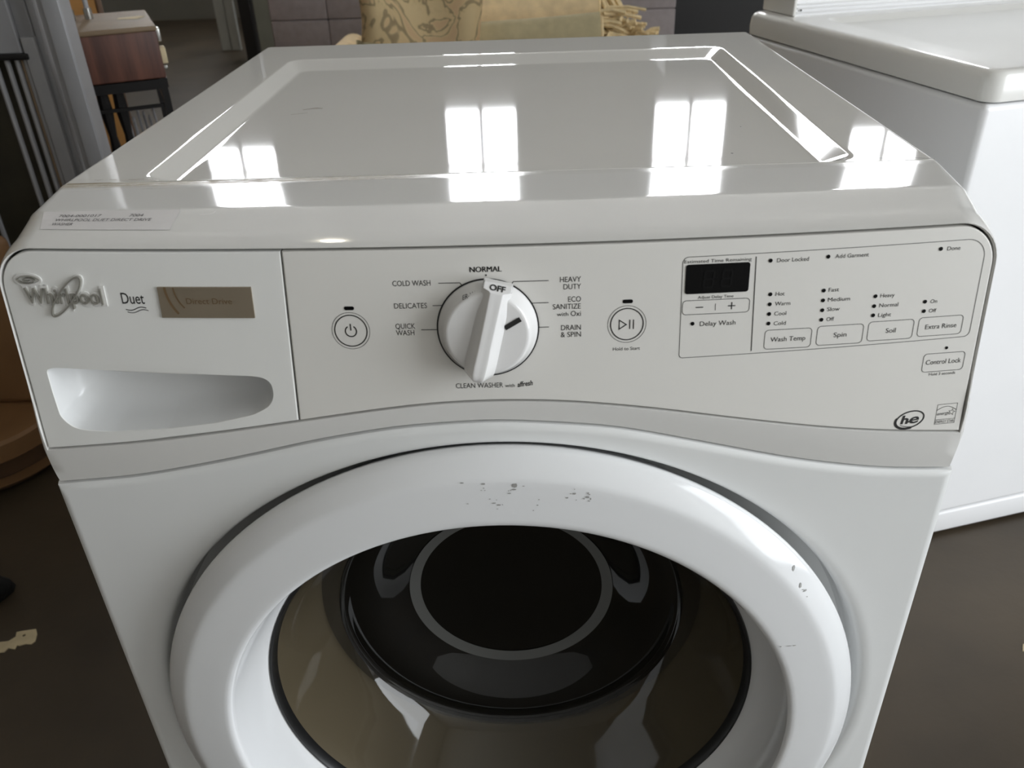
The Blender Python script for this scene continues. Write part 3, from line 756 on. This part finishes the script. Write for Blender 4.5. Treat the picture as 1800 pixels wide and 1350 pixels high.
# ------------------------------------------------------------------ second machine on the right
A2 = math.radians(15.3)
w2 = root('top_load_washer', (.697, .748, 0), 'white top-load machine with a recessed lid and rear console beside the washer', 'washing machine', rz=A2)
def lpart(name, vf, m, parent=w2, smooth=40):
    V = [Vector(v) for v in vf[0]]; c = sum(V, Vector()) / len(V)
    o = part(name, V, vf[1], m, None, smooth)
    o.parent = parent; o.location = c if parent is w2 else c - parent.location
    me = o.data; zmin = min(v.co.z for v in me.vertices); zc_ = c.z - (min(v.z for v in V)); 
    for v in me.vertices: v.co.z -= zc_
    return o
lpart('cabinet', rbox(0, .686, .002, .718, .062, .861, .010), 'second_white')
lpart('base_panel', rbox(.001, .685, .003, .60, .008, .0605, .006), 'second_white')
for x in (.06, .626):
    for y in (.08, .62): lpart('foot', rbox(x - .02, x + .02, y - .02, y + .02, 0, .03, .004), 'rubber_black')
def r3(x0, x1, y0, y1, r, z): return [(a, b, z) for a, b in rrect(x0, x1, y0, y1, r, 8, 6)]
lpart('top_cover', loft([r3(.006, .680, .006, .714, .02, .8615), r3(0, .686, 0, .72, .024, .8640), r3(-.001, .687, -.001, .721, .025, .880), r3(.0005, .6855, .0005, .7195, .025, .896), r3(.004, .682, .004, .716, .024, .9035), r3(.010, .676, .010, .710, .02, .9065), r3(.018, .668, .018, .702, .016, .907),
                         r3(.074, .612, .044, .560, .03, .907), r3(.077, .609, .047, .556, .03, .9062), r3(.088, .598, .058, .543, .026, .8985), r3(.092, .594, .062, .538, .024, .8975), r3(.2, .5, .2, .4, .02, .8975)], False, True), 'second_top')
con = lpart('rear_console', loft([[(x, y, z) for y, z in ((.602, .907), (.602, .985), (.628, 1.090), (.645, 1.10), (.718, 1.10), (.718, .907))] for x in (.040, .680)], True, True), 'second_white', smooth=25)
for z in (.9135, .9215, .9290):
    lpart('trim_ridge', rbox(.044, .678, .599, .604, z - .0016, z + .0016, .001, 2), 'second_white')
lpart('end_cap', rbox(.034, .042, .597, .719, .9072, 1.10, .003), 'second_top')
lpart('screw', disc(0, 0, .002)[0] and ([(.052 + .0022 * math.cos(PI * i / 4), .5985, .918 + .0022 * math.sin(PI * i / 4)) for i in range(8)], [tuple(range(8))]), 'gap_black', smooth=0)

# ------------------------------------------------------------------ sofa and rugs behind the washer
sofa = root('sofa', (-.15, 2.6, 0), 'grey upholstered sofa with square stitched back panels', 'sofa')
part('base', *rbox(-.93, .60, 2.15, 3.12, .10, .30, .02), 'sofa_fabric', sofa)
for x0, x1 in ((-.92, -.17), (-.165, .595)): part('seat_cushion', *rbox(x0, x1, 2.13, 2.90, .30, .47, .035), 'sofa_fabric', sofa)
part('back_frame', *rbox(-.93, .60, 2.98, 3.14, .30, .93, .03), 'sofa_fabric', sofa)
for i in range(7):
    for j in range(2):
        xa = -.925 + i * .2175; part('back_panel', *rbox(xa, xa + .2172, 2.89, 3.0, .525 + j * .207, .7315 + j * .207, .007), 'sofa_fabric', sofa)
for x in (-.87, .54):
    for y in (2.22, 3.05): part('leg', *rbox(x - .025, x + .025, y - .025, y + .025, 0, .11, .004), 'black_cabinet', sofa)
def roll(name, x0, x1, y, z, r, m, label, tilt=0, seed=1):
    """rolled-up rug along x with a spiral end and lumpy surface"""
    rt = root(name, ((x0 + x1) / 2, y, z - r), label, 'rug')
    rnd = random.Random(seed); ph = [rnd.uniform(0, 6) for _ in range(4)]
    L = []
    for i in range(25):
        x = lerp(x0, x1, i / 24); l = []
        for k in range(40):
            a = 2 * PI * k / 40; rr = r * (1 + .03 * math.sin(3 * a + ph[0] + 6 * x) + .02 * math.sin(14 * x + ph[1]))
            l.append((x, y + rr * math.cos(a), z + tilt * (x - x0) + rr * math.sin(a)))
        L.append(l)
    body = part('roll', *loft(L, True, True), m, rt, 60)
    sp = [(x1 + .004, y + (r * .95 - r * .8 * i / 70) * math.cos(i * .36), z + tilt * (x1 - x0) + (r * .95 - r * .8 * i / 70) * math.sin(i * .36)) for i in range(70)]
    part('spiral_edge', *tube(sp, .006, 6), 'fringe_cream', rt)
    return rt
def fringe(parent, pts, dirs, length, m, n, seed, spread=.01):
    rnd = random.Random(seed); vf = []
    for i in range(n):
        t = i / (n - 1); k = t * (len(pts) - 1); j = min(int(k), len(pts) - 2)
        p = Vector(pts[j]).lerp(Vector(pts[j + 1]), k - j) + Vector((rnd.uniform(-spread, spread), rnd.uniform(-spread, spread), rnd.uniform(-spread, spread) * .5))
        d = Vector(dirs); e = p + d * length * rnd.uniform(.6, 1.1) + Vector((rnd.uniform(-.02, .02), rnd.uniform(-.02, .02), rnd.uniform(-.012, .006)))
        vf.append(tube([p, p.lerp(e, .5) + Vector((0, 0, .006)), e], rnd.uniform(.004, .008), 5))
    o = part('fringe', *merge(*vf), m, parent, 60); o['kind'] = 'stuff'; return o
# a folded pile carries the rolls to the height the photograph shows
pile = root('folded_rug', (-.02, 2.5, .472), 'folded cream rug laid flat on the sofa seat', 'rug')
part('fold', *rbox(-.50, .44, 2.18, 2.86, .4695, .535, .028), 'fringe_cream', pile)
def ramp(vf): return [(x, y, z + (.039 * (x + .47) if z > .56 else 0)) for x, y, z in vf[0]], vf[1]
part('fold', *ramp(rbox(-.47, .42, 2.19, 2.85, .532, .612, .034)), 'rug_tan', pile)
r1 = roll('rolled_rug', -.16, .272, 2.40, .6985, .073, 'rug_olive', 'olive rolled rug with a pale edge lying in front', .039, 3)
fringe(r1, [(.278, 2.36, .69), (.285, 2.40, .80), (.28, 2.44, .70)], (1, -.1, -.1), .10, 'fringe_cream', 40, 4, .016)
r2 = roll('rolled_rug', -.16, .275, 2.592, .7400, .115, 'rug_tan', 'tan rolled rug lying behind the olive roll', .039, 5)
fringe(r2, [(.282, 2.52, .79), (.288, 2.56, .86), (.285, 2.62, .87)], (.5, -.3, -.9), .13, 'fringe_cream', 44, 6, .02)
# loose fringed end spilling to the right
ends = root('rug_end', (.38, 2.42, .628), 'loose cream rug end with ragged fringe beside the rolls', 'rug')
rnd = random.Random(11); L = []
for i in range(13):
    t = i / 12; x = lerp(.290, .50, t); h = lerp(.765, .655, t ** .8)
    L.append([(x + .01 * math.sin(9 * k + i), lerp(2.30, 2.56, k / 14), lerp(.643, h, math.sin(PI * k / 14) ** .6) + .008 * math.sin(5 * k + 2.3 * i)) for k in range(15)])
part('rug_fold', *loft(L, closed=False), 'fringe_cream', ends, 180)
fringe(ends, [(.30, 2.40, .765), (.36, 2.38, .74), (.44, 2.38, .70), (.50, 2.40, .675)], (.7, -.4, .25), .055, 'fringe_cream', 70, 12, .018)
# patterned rug bundle standing at the left of the rolls
bun = root('rug_bundle', (-.30, 2.26, .621), 'tan patterned rug folded into an upright bundle with a grey scrolled border', 'rug')
L = []
for i in range(25):
    t = i / 24; z = lerp(.621, .93, t)
    xl, xr = lerp(-.50, -.47, smooth01(t * 1.4)), lerp(-.135, -.085, t)
    l = []
    for a, b in rrect(xl, xr, 2.195, 2.322, .06, 8, 8):
        l.append((a + .006 * math.sin(9 * z + 4 * b * 5), b + .012 * math.sin(22 * a + 9 * z) * (1 if b < 2.26 else 0), z))
    L.append(l)
part('bundle', *loft(L, True, True), 'rug_pattern', bun, 180)
def on_bundle(x): return 2.183 + .012 * math.sin(22 * x + 9 * .7)
bd = []
for i in range(31):
    t = i / 30; x = lerp(-.485, -.14, t); z = .745 - .062 * smooth01((t - .15) / .6) - .004 * math.sin(6 * t); bd.append((x, z))
V, Fs = stroke(bd, .026); part('border_band', [(x, on_bundle(x) - .004 + (.03 if x < -.47 else 0), z) for x, z, d in V], Fs, MATS['rug_olive'], bun, 180)
fringe(bun, [(-.455, 2.180, .700), (-.43, 2.175, .712), (-.40, 2.173, .700), (-.385, 2.173, .690)], (.0, -.1, -1), .05, 'fringe_black', 16, 21, .006)
sm2 = root('rug_corner', (-.548, 2.40, .47), 'small rolled cream rug poking out left of the patterned bundle', 'rug')
part('roll', *rbox(-.590, -.506, 2.26, 2.55, .470, .735, .038, 5), 'rug_tan', sm2, 60)

# ------------------------------------------------------------------ dark cabinet behind, boards and cabinets far back
bc = root('black_cabinet', (.98, 3.3, 0), 'black cabinet standing behind the top-load machine', 'cabinet')
part('body', *rbox(.62, 1.5, 3.2, 3.7, .06, 1.5, .01), 'black_cabinet', bc)
part('door', *rbox(.63, 1.055, 3.18, 3.202, .08, 1.48, .006), 'black_cabinet', bc); part('door', *rbox(1.065, 1.49, 3.18, 3.202, .08, 1.48, .006), 'black_cabinet', bc)
part('plinth', *rbox(.64, 1.48, 3.24, 3.68, 0, .07, .004), 'black_cabinet', bc)
def board(x0, x1, y, dz, label):
    b = root('white_board', ((x0 + x1) / 2, y, 0), label, 'board', 'tall white boards at the far aisle')
    part('panel', *rbox(x0, x1, y, y + .04, .0, 2.0, .004), 'board_white', b); part('edge_strip', *rbox(x0 + .004, x1 - .004, y + .002, y + .038, 1.995, 2.012, .003), 'steel_light', b)
for x0, x1 in ((-2.505, -2.425), (-2.418, -2.345)): board(x0, x1, 6.95, 0, 'tall narrow white board standing at the far end of the aisle')
cb = root('black_locker', (-1.795, 5.48, 0), 'tall narrow black locker beyond the wooden box', 'cabinet')
part('body', *rbox(-1.838, -1.752, 5.45, 5.52, 0, 1.9, .006), 'black_cabinet', cb); part('door', *rbox(-1.834, -1.756, 5.44, 5.452, .05, 1.85, .004), 'black_cabinet', cb)
gc = root('grey_cabinet', (-1.9, 6.4, 0), 'grey-green steel cabinet standing behind the sofa', 'cabinet')
part('body', *rbox(-2.02, -1.40, 6.3, 6.8, .04, 1.8, .01), 'cabinet_green', gc); part('door', *rbox(-2.01, -1.41, 6.285, 6.302, .07, 1.78, .006), 'cabinet_green', gc); part('plinth', *box(-2.0, -1.42, 6.32, 6.78, 0, .045), 'black_cabinet', gc)

# ------------------------------------------------------------------ left: steel frame, post, wooden box on a stand, plywood
rack = root('steel_cabinet', (-1.25, 1.6, 0), 'brushed steel cabinet frame with an open lower bay of thin rods', 'rack')
part('upper_box', *rbox(-1.50, -1.113, 1.50, 1.58, .880, 1.35, .004), 'steel_light', rack)
part('side_plate', *rbox(-1.114, -1.080, 1.51, 1.58, .907, 1.35, .003), 'steel_light', rack)
part('bottom_lip', *rbox(-1.50, -1.10, 1.495, 1.58, .868, .881, .003), 'black_metal', rack)
part('corner_post', *rbox(-1.108, -1.078, 1.50, 1.57, 0, .912, .003), 'steel_light', rack)
part('post_flange', *rbox(-1.079, -1.066, 1.512, 1.58, 0, 1.35, .002), 'steel_light', rack)
for x, r, m in ((-1.158, .006, 'steel_light'), (-1.136, .006, 'steel_light'), (-1.125, .004, 'wood_top'), (-1.118, .005, 'steel_light'), (-1.185, .006, 'steel_light'), (-1.30, .006, 'steel_light')):
    part('rod', *tube([(x, 1.515, 0), (x, 1.515, .872)], r, 8), m, rack)
part('rear_panel', *box(-1.50, -1.13, 1.57, 1.58, .0, .88), 'rack_olive', rack)
rack.location = rack.location + Vector((.078, -.14, 0))
post = root('steel_post', (-.91, 1.34, 0), 'tall grey steel channel post standing in front of the wooden box', 'post')
part('web', *rbox(-.931, -.897, 1.30, 1.310, 0, 1.5, .002), 'steel_light', post)
part('flange', *rbox(-.901, -.895, 1.302, 1.345, 0, 1.5, .001), 'steel_light', post)
part('return_lip', *rbox(-.946, -.932, 1.310, 1.318, 0, 1.5, .001), 'steel_light', post)
ply = root('plywood_sheet', (-1.45, 2.28, 0), 'amber plywood sheet standing upright behind the steel post', 'board')
part('sheet', *rbox(-1.80, -1.195, 2.10, 2.125, 0, 1.3, .003), 'plywood_tan', ply); part('edge_strip', *rbox(-1.198, -1.191, 2.098, 2.127, 0, 1.3, .002), 'bench_edge', ply)
AB = math.radians(25); BC = Vector((-.825, 1.569, 0))
def lb(vf):
    """from the box's own frame (origin at its front right corner, x to the right, y to the back) to the room"""
    c_, s_ = math.cos(AB), math.sin(AB)
    return [(BC.x + x * c_ - y * s_, BC.y + x * s_ + y * c_, z) for x, y, z in vf[0]], vf[1]
stand = root('metal_stand', (-.98, 1.66, 0), 'black metal stand with thin rails under the wooden box', 'stand')
SX, SY = (-.224, -.010), (.012, .30)
for x in SX:
    for y in SY: part('leg', *lb(bar((x, y, 0), (x, y, .785), .016)), 'black_metal', stand)
for z, t in ((.772, .022), (.722, .008), (.12, .012)):
    for y in SY: part('rail', *lb(bar((SX[0], y, z), (SX[1], y, z), t)), 'black_metal', stand)
    for x in SX: part('rail', *lb(bar((x, SY[0], z), (x, SY[1], z), t)), 'black_metal', stand)
for xb_ in (-.150, -.115):
    part('baluster', *lb(loft([[(xb_ + r * math.cos(PI * k / 5), .03 + r * math.sin(PI * k / 5), z) for k in range(10)] for r, z in ((.012, .12), (.016, .3), (.010, .45), (.017, .58), (.009, .66), (.015, .72), (.012, .77))], True, True)), 'black_metal', stand)
wb = root('wooden_box', (-.98, 1.66, .785), 'dark brown wood-grain box with a pale dusty top', 'box')
part('body', *lb(rbox(-.235, 0, 0, .34, .785, .890, .003)), 'wood_brown', wb)
part('top', *lb(rbox(-.237, .002, -.003, .343, .889, .900, .003)), 'wood_top', wb)
part('torn_label', *lb(([(-.075, .17, .9008), (-.03, .15, .9008), (-.008, .185, .9008), (-.02, .21, .9008), (-.07, .20, .9008)], [(0, 1, 2, 3, 4)])), 'paper_cream', wb, 0)
part('hinge', *lb(rbox(-.002, .010, .03, .06, .860, .892, .003)), 'chrome', wb); part('side_tag', *lb(rbox(-.002, .012, .01, .05, .815, .850, .002)), 'paper_cream', wb)
part('side_clip', *lb(rbox(-.002, .008, .004, .02, .803, .812, .002)), 'chrome', wb)
for i, (x, y, h) in enumerate(((-.175, .22, .35), (-.135, .235, .35))):
    (x, y, z), = lb(([(x, y, 0)], []))[0]
    r_ = root('chrome_rod', (x, y, .900), 'thin chrome rod standing upright on the wooden box', 'rod', 'chrome rods on the wooden box')
    part('shaft', *tube([(x, y, .905), (x, y, .902 + h)], .006, 10), 'steel_light', r_)
    part('ferrule', *tube([(x, y, .900), (x, y, .925)], .010, 12), 'chrome', r_)
for i in range(7):
    (x, y, z), = lb(([(-.098 + i * .0125, .14, 0)], []))[0]; top = .700 - .012 * (i % 3)
    r_ = root('steel_rod', (x, y, 0), 'thin steel rod leaning inside the black metal stand', 'rod', 'steel rods inside the stand')
    part('shaft', *tube([(x, y, 0), (x, y - .05, top)], .003, 8), 'steel_light', r_); part('hook', *tube([(x, y - .05, top), (x + .002, y - .055, top + .008), (x + .004, y - .06, top)], .003, 8), 'steel_light', r_)

bench = root('curved_bench', (-1.45, 1.06, 0), 'tan wooden bench with a rounded layered seat edge left of the washer', 'bench')
def slab(x1, z0, z1, r, y0=.92, y1=1.20, x0=-1.9):
    P = [(x0, y0)]
    P += [(x1 - r + r * math.sin(a), y0 + r - r * math.cos(a)) for a in [PI / 2 * i / 14 for i in range(15)]]
    P += [(x1, y1), (x0, y1)]
    e = .006
    pull = lambda d: [(lerp(x, -1.5, d), lerp(y, 1.4, d)) for x, y in P]
    return loft([[(x, y, z) for x, y in pull(d)] for d, z in ((.015, z0), (0, z0 + e), (0, z1 - e), (.015, z1))], True, True)
part('seat_top', *slab(-1.075, .100, .152, .17), 'bench_tan', bench)
part('seat_layer', *slab(-1.085, .052, .100, .19, .93), 'bench_edge', bench)
part('seat_layer', *slab(-1.092, .016, .052, .21, .94), 'bench_tan', bench)
part('base', *slab(-1.11, 0, .016, .21, .95), 'bench_edge', bench)
part('back_panel', *rbox(-1.9, -1.088, 1.13, 1.19, .150, .55, .02), 'bench_tan', bench)

# ------------------------------------------------------------------ floor litter
def litter(name, P, label, z=.0015):
    L = [[(x, y, 0) for x, y in P], [(x, y, z) for x, y in P]]
    o = part(name, *loft(L, True, True), 'paper_cream', None, 0); return tag(o, label, 'paper scrap')
sc = root('paper_scrap', (-.93, .55, 0), 'torn cream paper tag with a punched hole lying on the floor', 'paper scrap')
P = [(-.971, .540), (-.955, .549), (-.940, .551), (-.932, .561), (-.936, .572), (-.926, .575), (-.903, .579), (-.895, .567), (-.890, .550), (-.894, .543), (-.905, .544), (-.914, .540), (-.919, .541), (-.918, .532), (-.932, .535), (-.934, .526), (-.942, .525), (-.957, .515)]
hole = [(-.918 + .0032 * math.cos(PI * i / 5), .564 + .0032 * math.sin(PI * i / 5)) for i in range(10)]
from mathutils.geometry import tessellate_polygon
both = P + hole; nb_ = len(both)
tri = tessellate_polygon([[Vector((x, y, 0)) for x, y in P], [Vector((x, y, 0)) for x, y in hole]])
Vt = [(x, y, z) for z in (0, .0018) for x, y in both]
Ft = [tuple(t) for t in tri] + [tuple(i + nb_ for i in t) for t in tri]
for o_, n_ in ((0, len(P)), (len(P), 10)): Ft += [(o_ + i, o_ + (i + 1) % n_, o_ + (i + 1) % n_ + nb_, o_ + i + nb_) for i in range(n_)]
part('tag', Vt, Ft, 'paper_cream', sc, 0)
litter('paper_flake', [(.860, .493), (.885, .490), (.890, .503), (.868, .508)], 'tiny pale paper flake on the floor by the top-load machine')
rag = root('black_rag', (-1.06, .66, 0), 'crumpled black cloth on the floor left of the washer', 'cloth')
L = []
for j, (k, z) in enumerate(((1, 0), (1.02, .02), (.85, .055), (.5, .075), (.15, .08))):
    L.append([(-1.065 + k * .095 * (1 + .18 * math.sin(3 * a + j)) * math.cos(a), .655 + k * .075 * (1 + .15 * math.sin(2 * a + 1 + j)) * math.sin(a), z + .012 * math.sin(4 * a + j) * (z > 0)) for a in [2 * PI * i / 24 for i in range(24)]])
part('cloth', *loft(L, True, True), 'dark_cloth', rag, 180)
part('fold', *tube([(-1.10, .64, .06), (-1.06, .67, .082), (-1.02, .655, .055)], .014, 8), 'dark_cloth', rag, 60)

rag.location.x -= .035

# ------------------------------------------------------------------ ceiling lamps
for x, y in ((-1.6, 5.2),):      # its glint shows on the console edge
    lr = root('ceiling_lamp', (x, y, 4.6), 'round metal high-bay lamp hanging from the ceiling', 'lamp')
    cl = lambda pr: loft([[(x + r * math.cos(PI * i / 12), y + r * math.sin(PI * i / 12), z) for i in range(24)] for r, z in pr], True, True)
    part('shade', *loft([[(x + r * math.cos(PI * i / 12), y + r * math.sin(PI * i / 12), z) for i in range(24)] for r, z in ((.22, 4.6), (.20, 4.68), (.08, 4.82), (.05, 4.9))]), 'lamp_metal', lr)
    part('bulb', *cl([(.05, 4.60), (.09, 4.63), (.09, 4.68), (.04, 4.80)]), 'lamp_glow', lr)
    part('rod', *tube([(x, y, 4.88), (x, y, 5.2)], .012, 8), 'lamp_metal', lr)
